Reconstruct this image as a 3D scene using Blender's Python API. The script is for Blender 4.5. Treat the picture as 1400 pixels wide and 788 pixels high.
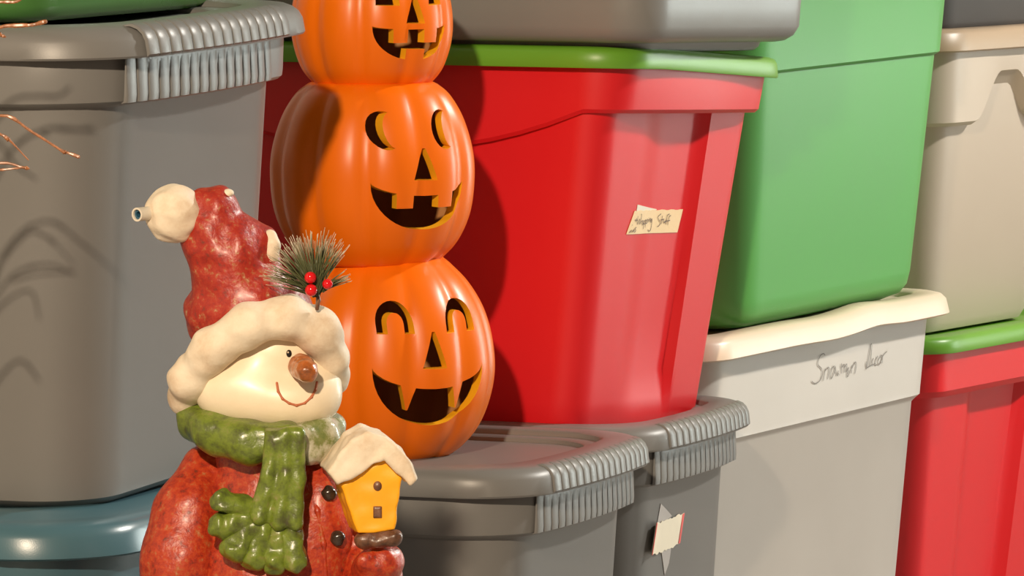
import bpy, bmesh, math, random
import numpy as np
from mathutils import Vector, Matrix

for o in list(bpy.data.objects):
    bpy.data.objects.remove(o, do_unlink=True)
scene = bpy.context.scene
C = scene.collection
R = math.radians
random.seed(7)

# ------------------------------------------------------------------ camera
cam_d = bpy.data.cameras.new('camera')
cam_d.sensor_width = 36.0
cam_d.lens = 36.0 * 7500 / 1400
cam_d.clip_end = 60
cam = bpy.data.objects.new('camera', cam_d)
C.objects.link(cam)
cam.location = (0, 0, 1.04)
cam.rotation_euler = (R(90) - math.atan(594 / 7500), 0, 0)
scene.camera = cam

# ------------------------------------------------------------------ world, lamps, exposure
world = bpy.data.worlds.new('world')
scene.world = world
world.use_nodes = True
world.node_tree.nodes['Background'].inputs[0].default_value = (1.0, 0.86, 0.70, 1)
world.node_tree.nodes['Background'].inputs[1].default_value = 0.15


def lamp(name, kind, loc, target, energy, color, size):
    d = bpy.data.lights.new(name, kind)
    d.energy = energy
    d.color = color
    if kind == 'AREA':
        d.shape = 'DISK'
        d.size = size
    else:
        d.shadow_soft_size = size
    o = bpy.data.objects.new(name, d)
    C.objects.link(o)
    o.location = loc
    o.rotation_euler = (Vector(target) - Vector(loc)).to_track_quat('-Z', 'Y').to_euler()
    return o


lamp('flood_lamp', 'AREA', (-0.74, 0.65, 2.6), (0.05, 5.6, 0.7), 235, (1.0, 0.80, 0.58), 0.16)
lamp('aisle_lamp', 'AREA', (3.3, 6.9, 3.0), (0.2, 5.8, 0.65), 162, (1.0, 0.95, 0.86), 0.25)
lamp('end_wash_light', 'AREA', (4.1, 9.2, 1.1), (0.3, 5.9, 0.65), 180, (0.90, 1.0, 0.95), 2.2)  # unseen area light, added to give the tote ends their pale wash

vs = scene.view_settings
vs.view_transform = 'Standard'
vs.look = 'None'
vs.gamma = 1.0
vs.exposure = 0.0
vs.use_curve_mapping = False


# ------------------------------------------------------------------ materials
def new_mat(name):
    m = bpy.data.materials.new(name)
    m.use_nodes = True
    nt = m.node_tree
    return m, nt, nt.nodes['Principled BSDF'], nt.nodes, nt.links


def plastic(name, col, rough=0.42, var=0.10, scale=6.0, bump=0.05, bscale=900, spec=0.5):
    """moulded plastic: faint large mottling, fine pebble grain"""
    m, nt, b, N, Lk = new_mat(name)
    tc = N.new('ShaderNodeTexCoord')
    n1 = N.new('ShaderNodeTexNoise')
    n1.inputs['Scale'].default_value = scale
    n1.inputs['Detail'].default_value = 5
    Lk.new(tc.outputs['Object'], n1.inputs['Vector'])
    mx = N.new('ShaderNodeMix')
    mx.data_type = 'RGBA'
    mx.inputs[6].default_value = tuple(c * (1 - var) for c in col) + (1,)
    mx.inputs[7].default_value = tuple(min(1, c * (1 + var)) for c in col) + (1,)
    Lk.new(n1.outputs['Fac'], mx.inputs[0])
    Lk.new(mx.outputs[2], b.inputs['Base Color'])
    rr = N.new('ShaderNodeMapRange')
    rr.inputs['To Min'].default_value = rough - 0.05
    rr.inputs['To Max'].default_value = rough + 0.06
    Lk.new(n1.outputs['Fac'], rr.inputs['Value'])
    Lk.new(rr.outputs[0], b.inputs['Roughness'])
    b.inputs['Specular IOR Level'].default_value = spec
    n2 = N.new('ShaderNodeTexNoise')
    n2.inputs['Scale'].default_value = bscale
    n2.inputs['Detail'].default_value = 2
    Lk.new(tc.outputs['Object'], n2.inputs['Vector'])
    bp = N.new('ShaderNodeBump')
    bp.inputs['Strength'].default_value = bump
    bp.inputs['Distance'].default_value = 0.001
    Lk.new(n2.outputs['Fac'], bp.inputs['Height'])
    Lk.new(bp.outputs['Normal'], b.inputs['Normal'])
    return m


def painted(name, stops, scale=70.0, rough=0.34, bump=0.5, bscale=160.0, dist=0.002, detail=8, coat=0.25):
    """hand-painted resin: colour breaks up through a ramp, uneven varnish"""
    m, nt, b, N, Lk = new_mat(name)
    tc = N.new('ShaderNodeTexCoord')
    n1 = N.new('ShaderNodeTexNoise')
    n1.inputs['Scale'].default_value = scale
    n1.inputs['Detail'].default_value = detail
    n1.inputs['Roughness'].default_value = 0.68
    Lk.new(tc.outputs['Object'], n1.inputs['Vector'])
    cr = N.new('ShaderNodeValToRGB')
    el = cr.color_ramp.elements
    el[0].position = stops[0][0]
    el[0].color = stops[0][1] + (1,)
    el[1].position = stops[-1][0]
    el[1].color = stops[-1][1] + (1,)
    for p, c in stops[1:-1]:
        e = el.new(p)
        e.color = c + (1,)
    Lk.new(n1.outputs['Fac'], cr.inputs['Fac'])
    Lk.new(cr.outputs['Color'], b.inputs['Base Color'])
    b.inputs['Roughness'].default_value = rough
    b.inputs['Coat Weight'].default_value = coat
    b.inputs['Coat Roughness'].default_value = 0.22
    n2 = N.new('ShaderNodeTexNoise')
    n2.inputs['Scale'].default_value = bscale
    n2.inputs['Detail'].default_value = 4
    Lk.new(tc.outputs['Object'], n2.inputs['Vector'])
    bp = N.new('ShaderNodeBump')
    bp.inputs['Strength'].default_value = bump
    bp.inputs['Distance'].default_value = dist
    Lk.new(n2.outputs['Fac'], bp.inputs['Height'])
    Lk.new(bp.outputs['Normal'], b.inputs['Normal'])
    return m


M = {}
M['grey'] = plastic('grey_plastic', (0.175, 0.172, 0.165), 0.40)
M['grey_light'] = plastic('pale_grey_plastic', (0.56, 0.53, 0.49), 0.42)
M['grey_dark'] = plastic('charcoal_plastic', (0.075, 0.075, 0.078), 0.45)
M['steel_grey'] = plastic('steel_grey_plastic', (0.20, 0.20, 0.195), 0.36)
M['teal'] = plastic('teal_plastic', (0.06, 0.135, 0.17), 0.30)
M['red'] = plastic('red_plastic', (0.66, 0.006, 0.012), 0.44, var=0.05)
M['lid_green'] = plastic('lid_green_plastic', (0.13, 0.34, 0.025), 0.38)
M['green'] = plastic('green_plastic', (0.085, 0.36, 0.075), 0.42, var=0.07)
M['dark_green'] = plastic('bottle_green_plastic', (0.07, 0.20, 0.045), 0.26)
M['beige'] = plastic('beige_plastic', (0.72, 0.60, 0.46), 0.38, var=0.05)
M['taupe'] = plastic('taupe_plastic', (0.52, 0.44, 0.355), 0.42, var=0.05)
M['taupe_lid'] = plastic('taupe_lid_plastic', (0.40, 0.29, 0.19), 0.40, var=0.05)
M['orange'] = plastic('pumpkin_orange', (0.84, 0.158, 0.002), 0.34, var=0.06, scale=14, bump=0.02, spec=0.36)
M['orange_in'] = plastic('pumpkin_inside', (0.55, 0.24, 0.08), 0.6)
M['yellow_cut'] = plastic('pumpkin_cut_yellow', (0.92, 0.42, 0.01), 0.45, var=0.03)
M['stem'] = plastic('stem_green', (0.12, 0.14, 0.03), 0.5)
M['ink'] = plastic('marker_ink', (0.22, 0.20, 0.18), 0.6, bump=0)
M['ink_brown'] = plastic('brown_ink', (0.13, 0.08, 0.05), 0.6, bump=0)
M['tape'] = plastic('masking_tape', (0.82, 0.62, 0.36), 0.6, var=0.06, scale=60, bump=0.25, bscale=400)
M['tape_white'] = plastic('white_tape', (0.78, 0.73, 0.60), 0.55)
M['paper'] = plastic('label_paper', (0.80, 0.72, 0.56), 0.65, var=0.05, scale=60)
M['paper_red'] = plastic('label_red_edge', (0.72, 0.10, 0.09), 0.6)
M['cleartape'] = plastic('clear_tape', (0.42, 0.39, 0.37), 0.3)
M['twig'] = painted('twig_bark', [(0.3, (0.20, 0.07, 0.025)), (0.7, (0.52, 0.20, 0.07))], 220, 0.6, 0.6, 500)
M['floor'] = plastic('concrete', (0.30, 0.27, 0.24), 0.6, 0.2, 3, 0.3, 40)
M['wall'] = plastic('wall_paint', (0.62, 0.56, 0.48), 0.7, 0.05, 2, 0.1, 120)
M['coat'] = painted('coat_red', [(0.30, (0.10, 0.025, 0.010)), (0.42, (0.34, 0.024, 0.008)), (0.55, (0.46, 0.045, 0.010)),
                                 (0.63, (0.42, 0.10, 0.03)), (0.74, (0.46, 0.26, 0.13))], 150, 0.40, 0.35, 240, coat=0.12)
M['hat'] = painted('hat_red', [(0.30, (0.16, 0.035, 0.02)), (0.44, (0.34, 0.018, 0.010)), (0.56, (0.40, 0.034, 0.014)),
                               (0.63, (0.38, 0.12, 0.05)), (0.74, (0.62, 0.42, 0.26))], 140, 0.42, 0.4, 220, coat=0.12)
M['cream'] = painted('cream_fleece', [(0.32, (0.66, 0.50, 0.34)), (0.5, (0.78, 0.66, 0.50)), (0.7, (0.84, 0.75, 0.60))], 28, 0.62, 0.35, 130, 0.002, coat=0.0)
M['face'] = painted('face_cream', [(0.3, (0.80, 0.66, 0.46)), (0.7, (0.88, 0.77, 0.58))], 14, 0.42, 0.1, 60, coat=0.15)
M['scarf'] = painted('scarf_green', [(0.30, (0.06, 0.055, 0.02)), (0.42, (0.10, 0.13, 0.02)), (0.56, (0.16, 0.22, 0.02)),
                                     (0.68, (0.22, 0.22, 0.06)), (0.78, (0.36, 0.33, 0.20))], 70, 0.34, 0.5, 140)
M['scarf_worn'] = painted('scarf_worn', [(0.32, (0.10, 0.14, 0.03)), (0.46, (0.18, 0.20, 0.06)), (0.56, (0.42, 0.40, 0.28)), (0.7, (0.60, 0.60, 0.50))], 45, 0.25, 0.5, 120)
M['house'] = painted('birdhouse_yellow', [(0.3, (0.90, 0.37, 0.002)), (0.7, (0.98, 0.46, 0.004))], 20, 0.45, 0.25, 60)
M['brown'] = painted('brown_paint', [(0.35, (0.06, 0.025, 0.012)), (0.55, (0.17, 0.07, 0.035)), (0.72, (0.32, 0.20, 0.12))], 60, 0.4, 0.5)
M['button'] = painted('button_black', [(0.35, (0.015, 0.012, 0.008)), (0.7, (0.06, 0.03, 0.018))], 60, 0.2, 0.3)
M['nose'] = painted('nose_orange', [(0.32, (0.16, 0.05, 0.015)), (0.55, (0.46, 0.12, 0.02)), (0.75, (0.40, 0.18, 0.05))], 60, 0.28, 0.5)
M['eye'] = plastic('eye_black', (0.012, 0.01, 0.008), 0.2)
M['blush'] = plastic('mouth_rust', (0.46, 0.13, 0.05), 0.5)
M['berry'] = plastic('berry_red', (0.66, 0.008, 0.012), 0.12, bump=0)
M['metal'] = plastic('tube_white', (0.72, 0.66, 0.55), 0.3)
M['blue'] = plastic('tube_inside_blue', (0.03, 0.10, 0.16), 0.3)


def needle_mat():
    m, nt, b, N, Lk = new_mat('pine_needle')
    a = N.new('ShaderNodeAttribute')
    a.attribute_name = 'along'
    cr = N.new('ShaderNodeValToRGB')
    el = cr.color_ramp.elements
    el[0].position = 0.25
    el[0].color = (0.045, 0.055, 0.015, 1)
    el[1].position = 1.0
    el[1].color = (0.50, 0.42, 0.30, 1)
    e = el.new(0.72)
    e.color = (0.11, 0.12, 0.045, 1)
    Lk.new(a.outputs['Fac'], cr.inputs['Fac'])
    Lk.new(cr.outputs['Color'], b.inputs['Base Color'])
    b.inputs['Roughness'].default_value = 0.4
    return m


M['needle'] = needle_mat()


# ------------------------------------------------------------------ object helpers
def mesh_obj(name, verts, faces, mat, parent=None, smooth=True, angle=35, mats=None):
    me = bpy.data.meshes.new(name)
    me.from_pydata([tuple(map(float, v)) for v in verts], [], [tuple(map(int, f)) for f in faces])
    for m in (mats or [mat]):
        me.materials.append(m)
    bm = bmesh.new()
    bm.from_mesh(me)
    bmesh.ops.recalc_face_normals(bm, faces=bm.faces)
    bm.to_mesh(me)
    bm.free()
    if smooth:
        me.polygons.foreach_set('use_smooth', [True] * len(me.polygons))
        me.set_sharp_from_angle(angle=R(angle))
    o = bpy.data.objects.new(name, me)
    C.objects.link(o)
    if parent:
        o.parent = parent
    return o


def tag(o, label=None, cat=None, group=None, kind=None):
    if label: o['label'] = label
    if cat: o['category'] = cat
    if group: o['group'] = group
    if kind: o['kind'] = kind
    return o


def thing(name, label, cat, loc=(0, 0, 0), rot=(0, 0, 0), group=None):
    o = bpy.data.objects.new(name, None)
    o.empty_display_size = 0.05
    C.objects.link(o)
    o.location = loc
    o.rotation_euler = rot
    return tag(o, label, cat, group)


def outline(hx, hy, r, bx=0.0, by=0.0, nc=9, nx=14, ny=36):
    """rounded rectangle, counter-clockwise, first the +x side; sides bowed by bx / by"""
    r = min(r, hx * .98, hy * .98)
    p = []

    def line(a, b, n):
        for i in range(n):
            t = i / n
            p.append((a[0] + (b[0] - a[0]) * t, a[1] + (b[1] - a[1]) * t))

    def arc(cx, cy, a0):
        for i in range(nc):
            a = a0 + R(90) * i / nc
            p.append((cx + r * math.cos(a), cy + r * math.sin(a)))
    line((hx, -hy + r), (hx, hy - r), ny); arc(hx - r, hy - r, 0)
    line((hx - r, hy), (-hx + r, hy), nx); arc(-hx + r, hy - r, R(90))
    line((-hx, hy - r), (-hx, -hy + r), ny); arc(-hx + r, -hy + r, R(180))
    line((-hx + r, -hy), (hx - r, -hy), nx); arc(hx - r, -hy + r, R(270))
    return [(x + x / hx * bx * (1 - (y / hy) ** 2), y + y / hy * by * (1 - (x / hx) ** 2)) for x, y in p]


def loft(name, rings, mat, parent, cap0=True, cap1=True, angle=35, close=False):
    n = len(rings[0])
    v = [p for r in rings for p in r]
    f = []
    for k in range(len(rings) - 1):
        for i in range(n):
            j = (i + 1) % n
            f.append((k * n + i, k * n + j, (k + 1) * n + j, (k + 1) * n + i))
    if close:
        k = len(rings) - 1
        for i in range(n):
            j = (i + 1) % n
            f.append((k * n + i, k * n + j, j, i))
    else:
        if cap0: f.append(tuple(reversed(range(n))))
        if cap1: f.append(tuple((len(rings) - 1) * n + i for i in range(n)))
    return mesh_obj(name, v, f, mat, parent, angle=angle)


class Tote:
    """a rounded box whose +x end looks into the aisle; near = the end's corner closest to the lamp side"""

    def __init__(s, name, label, near, z, beta, L, W, group=None, tilt=0.0, cat='storage tote'):
        b = R(beta)
        n = (math.sin(b), -math.cos(b))
        d = (math.cos(b), math.sin(b))
        cx = near[0] - n[0] * L / 2 + d[0] * W / 2
        cy = near[1] - n[1] * L / 2 + d[1] * W / 2
        s.L, s.W = L, W
        s.root = thing(name, label, cat, (cx, cy, z), (R(tilt), 0, b - R(90)), group)
        s.root.rotation_mode = 'XYZ'
        s.bow = (0.0, 0.0)

    def ring(s, z, ix, iy, r, bow=None, mod=None):
        o = outline(s.L / 2 - ix, s.W / 2 - iy, r, *(s.bow if bow is None else bow))
        out = []
        for x, y in o:
            zz = z(x, y) if callable(z) else z
            if mod:
                x, y, zz = mod(x, y, zz)
            out.append((x, y, zz))
        return out

    def part(s, name, spec, mat, parent=None, mod=None, **k):
        return loft(name, [s.ring(*q, mod=mod) for q in spec], mat, parent or s.root, **k)

    def end_x(s, y, ix, iy):
        hy = s.W / 2 - iy
        return s.L / 2 - ix + s.bow[0] * (1 - (y / hy) ** 2)


def ribs(t, profile, y0, y1, n, fill, lift, mat, parent, name='rib'):
    """n moulded grip ribs side by side on the +x end; profile = [(inset x, inset y, z), ...]"""
    pitch = (y1 - y0) / n
    for i in range(n):
        a = y0 + pitch * (i + (1 - fill) / 2)
        b = a + pitch * fill
        w = b - a
        cs = [(a, -0.001), (a + 0.02 * w, lift * .7), (a + 0.10 * w, lift), (b - 0.10 * w, lift), (b - 0.02 * w, lift * .7), (b, -0.001)]
        v, f = [], []
        m = len(profile)
        for k, (ix, iy, z) in enumerate(profile):
            # outward direction of the profile at this point
            p0 = profile[max(0, k - 1)]
            p1 = profile[min(m - 1, k + 1)]
            dx, dz = -(p1[0] - p0[0]), p1[2] - p0[2]
            l = math.hypot(dx, dz) or 1
            nx_, nz_ = dz / l, -dx / l
            end = 0.0 if k in (0, m - 1) else 1.0
            for y, h in cs:
                hh = h if h < 0 else h * end - (1 - end) * 0.001
                v.append((t.end_x(y, ix, iy) + nx_ * hh, y, z + nz_ * hh))
        q = len(cs)
        for k in range(m - 1):
            for j in range(q - 1):
                f.append((k * q + j, k * q + j + 1, (k + 1) * q + j + 1, (k + 1) * q + j))
            f.append((k * q + q - 1, k * q, (k + 1) * q, (k + 1) * q + q - 1))
        f.append(tuple(range(q)))
        f.append(tuple(reversed(range((m - 1) * q, m * q))))
        mesh_obj(name, v, f, mat, parent, angle=50)


def ribbed_tote(name, label, near, z, beta, L, W, H, s, mat, group, nribs, ry, tilt=0.0, hs=None):
    """rounded tote with a stepped collar and a band lid, both ribbed on the bowed end; s scales the details"""
    t = Tote(name, label, near, z, beta, L, W, group, tilt)
    t.bow = (0.016 * s, 0.006 * s)
    hs = hs or s
    band, coll = 0.029 * hs, 0.043 * hs
    r = 0.075 * s
    zc = H - band - coll
    flat_ = (0.003 * s, 0.002 * s)
    body = t.part('body', [
        (0.000, .062 * s, .060 * s, r * .6, flat_), (0.003, .052 * s, .050 * s, r * .7, flat_), (0.010, .044 * s, .043 * s, r * .75, flat_),
        (0.030, .041 * s, .040 * s, r * .8, flat_),
        (zc - .002, .024 * s, .020 * s, r * .9, flat_), (zc + .000, .023 * s, .018 * s, r * .9, flat_), (zc + .001, .019 * s, .014 * s, r),
        (zc + .004, .0165 * s, .0115 * s, r), (zc + .010, .016 * s, .011 * s, r), (H - band + .012, .0145 * s, .010 * s, r),
        (H - .012, .016 * s, .012 * s, r)], mat)
    lid = t.part('lid', [
        (H - .016, .020 * s, .020 * s, r * .9), (H - band + .001, .012 * s, .010 * s, r), (H - band, .001 * s, .001 * s, r),
        (H - band + .002, .000, .000, r), (H - .012 * s, .0015 * s, .0015 * s, r), (H - .0065 * s, .004 * s, .004 * s, r),
        (H - .0025 * s, .008 * s, .008 * s, r), (H - .0005, .013 * s, .013 * s, r * .95), (H, .019 * s, .019 * s, r * .9),
        (H, .040 * s, .040 * s, r * .8), (H - .0015, .042 * s, .042 * s, r * .8), (H - .006, .044 * s, .044 * s, r * .75),
        (H - .0065, .056 * s, .056 * s, r * .7), (H - .008, .058 * s, .058 * s, r * .7), (H - .018, .060 * s, .060 * s, r * .65),
        (H - .0195, .064 * s, .064 * s, r * .6)], mat, angle=40)
    ribs(t, [(.019 * s, .014 * s, zc + .0015), (.0165 * s, .0115 * s, zc + .004), (.016 * s, .011 * s, zc + .010),
             (.0145 * s, .010 * s, H - band + .004)], ry[0] * W - .006, ry[1] * W - .002, nribs + 1, .87, .0022 * s, mat, body)
    ribs(t, [(0, 0, H - band + .001), (0, 0, H - band + .003), (.0015 * s, .0015 * s, H - .012 * s), (.004 * s, .004 * s, H - .0065 * s),
             (.008 * s, .008 * s, H - .0025 * s), (.013 * s, .013 * s, H - .0005), (.022 * s, .020 * s, H)],
         ry[0] * W, ry[1] * W, nribs, .90, .0019 * s, mat, lid)
    return t, body, lid


def strokes(name, lines, fn, width, mat, parent):
    """pen strokes laid on a surface: fn(u, v) -> 3D point on it and du, dv scale are in fn"""
    v, f = [], []
    for ln in lines:
        # soften the polyline
        pts = [Vector((a, b)) for a, b in ln]
        sm = []
        for i in range(len(pts) - 1):
            p0, p1, p2, p3 = pts[max(0, i - 1)], pts[i], pts[i + 1], pts[min(len(pts) - 1, i + 2)]
            for k in range(4):
                u = k / 4
                sm.append(0.5 * ((2 * p1) + (p2 - p0) * u + (2 * p0 - 5 * p1 + 4 * p2 - p3) * u * u + (3 * p1 - p0 - 3 * p2 + p3) * u ** 3))
        sm.append(pts[-1])
        P = [Vector(fn(q.x, q.y)) for q in sm]
        base = len(v)
        for i, p in enumerate(P):
            d = (P[min(len(P) - 1, i + 1)] - P[max(0, i - 1)])
            d = Vector((0, d.y, d.z)).normalized() if d.length > 0 else Vector((0, 1, 0))
            s = Vector((0, -d.z, d.y)) * width / 2
            v += [tuple(p + s), tuple(p - s)]
        for i in range(len(P) - 1):
            a = base + 2 * i
            f.append((a, a + 1, a + 3, a + 2))
    return mesh_obj(name, v, f, mat, parent, smooth=False)


# ------------------------------------------------------------------ the room
def slab(name, x0, x1, y0, y1, z0, z1, mat, rz=0.0, loc=(0, 0, 0)):
    v = [(x, y, z) for z in (z0, z1) for x, y in ((x0, y0), (x1, y0), (x1, y1), (x0, y1))]
    f = [(0, 3, 2, 1), (4, 5, 6, 7), (0, 1, 5, 4), (1, 2, 6, 5), (2, 3, 7, 6), (3, 0, 4, 7)]
    o = mesh_obj(name, v, f, mat, smooth=False)
    o.rotation_euler = (0, 0, rz)
    o.location = loc
    o['kind'] = 'structure'
    return o


slab('floor', -4, 5, -1, 11, -0.05, 0, M['floor'])
slab('wall_left', -0.06, 0.06, -4.5, 6.5, 0, 2.8, M['wall'], R(-26), (-1.75, 5.0, 0))
slab('wall_back', -2.5, 2.5, 0, 0.1, 0, 2.8, M['wall'], R(-26), (0.9, 9.4, 0))

# ------------------------------------------------------------------ stack A: teal below, big grey, green on top
t = Tote('storage_tote', 'glossy teal blue plastic tote with rounded lid, underneath the big grey tote at left', (-0.385, 4.925), 0, 69, 0.80, 0.49, 'tote stacks')
t.bow = (.012, .008)
H = .436
t.part('body', [(0, .09, .08, .06), (.004, .07, .06, .07), (.03, .062, .052, .075), (H - .09, .036, .03, .085), (H - .088, .024, .02, .09),
                (H - .08, .020, .016, .09), (H - .02, .018, .014, .09)], M['teal'])
t.part('lid', [(H - .02, .022, .022, .09), (H - .037, .012, .012, .09), (H - .038, .002, .002, .095), (H - .036, 0, 0, .095), (H - .018, .002, .002, .095),
               (H - .010, .006, .006, .095), (H - .006, .012, .012, .09), (H - .005, .022, .022, .09), (H - .004, .036, .036, .085), (H, .046, .046, .08), (H + .002, .060, .060, .075),
               (H + .001, .075, .075, .07), (H - .004, .082, .082, .065), (H - .005, .10, .10, .06)], M['teal'], angle=50)

tA, _, _ = ribbed_tote('storage_tote', 'large grey plastic tote with ribbed lid, standing behind the snowman figurine at left',
                       (-0.358, 4.95), .439, 70, 0.80, 0.52, .451, 1.2, M['grey'], 'tote stacks', 15, (-.375, .25), tilt=1.6, hs=1.03)

t = Tote('storage_tote', 'dark green plastic tote resting on the lid of the large grey tote', (-0.436, 5.02), .886, 71, 0.60, 0.60, 'tote stacks', tilt=0.4)
t.part('body', [(0, .03, .03, .05), (.002, .012, .012, .06), (.007, .004, .004, .06), (.016, .000, .000, .06), (.034, -.002, -.002, .06), (.036, .002, .002, .06),
                (.040, .004, .004, .06), (.33, -.022, -.022, .065), (.335, -.030, -.030, .07), (.38, -.032, -.032, .07)], M['dark_green'])
t.part('lid', [(.372, -.03, -.03, .07), (.370, -.040, -.040, .07), (.388, -.038, -.038, .07), (.394, -.03, -.03, .07), (.394, 0, 0, .06), (.388, .006, .006, .06)], M['dark_green'])

# ------------------------------------------------------------------ stack B and the lower tote of stack C
tB, _, _ = ribbed_tote('storage_tote', 'grey ribbed-lid tote carrying the stacked pumpkins on its lid, behind the snowman',
                       (0.0087, 5.40), 0, 69, 0.61, 0.42, .429, 1.0, M['grey'], 'tote stacks', 16, (-.335, .34))
tC, bC, _ = ribbed_tote('storage_tote', 'grey ribbed-lid tote with a torn paper label, under the tall red tote',
                        (0.139, 5.835), 0, 69, 0.61, 0.40, .425, .96, M['grey'], 'tote stacks', 16, (-.335, .34))

# torn paper label taped on the end of that tote
def c_end(y, z, lift=.0):
    s, H = .96, .425
    f = (z - .03) / (H - .072 * s - .03)
    ix = .041 * s + (.024 - .041) * s * f
    hy = tC.W / 2 - .030 * s
    return tC.L / 2 - ix + .003 * s * (1 - (y / hy) ** 2) + lift


def sheet(name, fn, us, vs_, thick, mat, parent):
    """thin sheet over a (u, v) grid; fn(u, v) -> point on the outer side, inner side sits thick behind in x"""
    v, f = [], []
    nu, nv = len(us), len(vs_)
    for side in (0, 1):
        for a in us:
            for b in vs_:
                p = fn(a, b)
                v.append((p[0] - side * thick, p[1], p[2]))
    k = nu * nv
    for i in range(nu - 1):
        for j in range(nv - 1):
            q = (i * nv + j, (i + 1) * nv + j, (i + 1) * nv + j + 1, i * nv + j + 1)
            f.append(q)
            f.append(tuple(k + x for x in reversed(q)))
    edge = [i * nv for i in range(nu)] + [(nu - 1) * nv + j for j in range(1, nv)] + [i * nv + nv - 1 for i in range(nu - 2, -1, -1)] + [j for j in range(nv - 2, 0, -1)]
    for a, b in zip(edge, edge[1:] + edge[:1]):
        f.append((a, b, k + b, k + a))
    return mesh_obj(name, v, f, mat, parent, angle=30)


rl = random.Random(3)
jag = [rl.uniform(-.0015, .0015) for _ in range(40)]
LY0 = -.200 + .083


def label_pt(u, v):
    # u 0..1 along the end, v 0..1 up; torn top and bottom edges, left edge curls off the plastic
    y = LY0 + .004 + u * .106 + (v - .5) * .010
    k = int(u * 19)
    z = .2805 + v * (.0335 + jag[k + 20]) + (1 - v) * jag[k] - .003 * math.sin(u * 3.1)
    curl = .006 * max(0, 1 - u / .45) ** 2 + .0015
    return (c_end(y, z) + curl, y, z)


us = [i / 19 for i in range(20)]
lab = sheet('paper_label', label_pt, us, [0, .25, .5, .75, 1], .0006, M['paper'], tC.root)
lab['label'] = 'torn cream paper label with red edges'
for a, b in ((0, .055), (.945, 1.0)):
    sheet('red_edge', lambda u, v: tuple(Vector(label_pt(u, v)) + Vector((.0006, 0, 0))), [a, (a + b) / 2, b], [0, .25, .5, .75, 1], .0004, M['paper_red'], lab)
for c in (((.034, .332), (.024, .306), (.072, .314), (.060, .320)), ((.040, .285), (.076, .282), (.070, .262), (.058, .250))):
    pts = [(c_end(LY0 + y + .004, z) + .0009, LY0 + y + .004, z) for y, z in c]
    back = [(x - .0006, y, z) for x, y, z in pts]
    o = mesh_obj('clear_tape', pts + back, [(0, 1, 2, 3), (7, 6, 5, 4)] + [(i, (i + 1) % 4, 4 + (i + 1) % 4, 4 + i) for i in range(4)], M['cleartape'], tC.root, smooth=False)

# ------------------------------------------------------------------ stack C: red tote with green lid
t = Tote('storage_tote', 'tall red plastic tote with bright green lid and a masking-tape note on its end', (0.112, 5.805), .4105, 62, 0.62, 0.43, 'tote stacks', tilt=-2.2)
tR = t
H = .412


def red_ins(z):
    f = max(0, min(1, z / (H - .02)))
    return .080 - .048 * f, .056 - .034 * f


def chan(x, y, z):
    # hollow channel down the middle of each end
    ix, iy = red_ins(z)
    hx, hy = t.L / 2 - ix, t.W / 2 - iy
    if abs(x) > hx * .93 and abs(y) < hy * .8:
        a = (y + .50 * hy) / (.45 * hy)
        b = (.39 * hy - y) / (.05 * hy)
        k = max(0, min(1, a)) * max(0, min(1, b))
        k = k * k * (3 - 2 * k)
        x -= math.copysign(.011 * k * max(.0, min(1, (z - .004) / .05)), x)
    return x, y, z


body = t.part('body', [(0, .088, .062, .033), (.002, .083, .058, .035)] + [(z,) + red_ins(z) + (.035,) for z in (.010, .03, .06, .12, .2, .3, H - .09, H - .072, H - .02, H - .004)], M['red'], mod=chan, angle=30)


def skirt_z(x, y):
    fx = min(1, abs(x) / (t.L / 2 - .06))
    return H - .066 - .046 * (1 - fx ** 2.2)


sk = t.part('rim_skirt', [(lambda x, y: skirt_z(x, y) + .003, .050, .028, .035), (skirt_z, .028, .0225, .04, (.012, 0)), (lambda x, y: skirt_z(x, y) + .004, .024, .0195, .042, (.012, 0)),
                          (H - .03, .018, .0165, .045, (.010, 0)), (H - .008, .016, .0155, .045, (.008, 0))], M['red'], angle=30)


def droop(x, y, z):
    # the loaded lid sags towards its far aisle corner
    k = max(0, (x / (t.L / 2)) - .25) * max(0, y / (t.W / 2) + .55)
    return x, y, z - .009 * k


t.part('lid', [(H - .006, .020, .020, .05), (H - .017, .010, .010, .055), (H - .018, .001, .001, .06), (H - .016, 0, 0, .06), (H - .002, .001, .001, .06), (H + .003, .004, .004, .058),
               (H + .005, .010, .010, .055), (H + .0055, .030, .030, .05), (H + .003, .036, .036, .045), (H - .002, .042, .042, .04), (H - .003, .06, .06, .03)], M['lid_green'], mod=droop, angle=50)


def red_end(y, z, lift=.0008):
    ix, iy = red_ins(z)
    x, _, _ = chan(t.L / 2 - ix, y, z)
    return (x + lift, y, z)


# masking tape note. u, v run over the note in a 120 x 80 sheet
TY, TZ = -.022, .226


def note(u, v, lift=.0012):
    y = TY + (u - 560) / 9.85 / 530
    z = TZ - (v - 400) / 9.85 / 1255
    return red_end(y, z, lift)


def tape_pt(a, b):
    xl = 235 + (165 - 235) * (1 - b)
    xr = 970 + (935 - 970) * (1 - b)
    u = xl + (xr - xl) * a
    v = 235 + 20 * a + (1 - b) * (315 + 0 * a) + (6 * math.sin(a * 37) if b == 1 else 0)
    return note(u, v, .0010)


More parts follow.
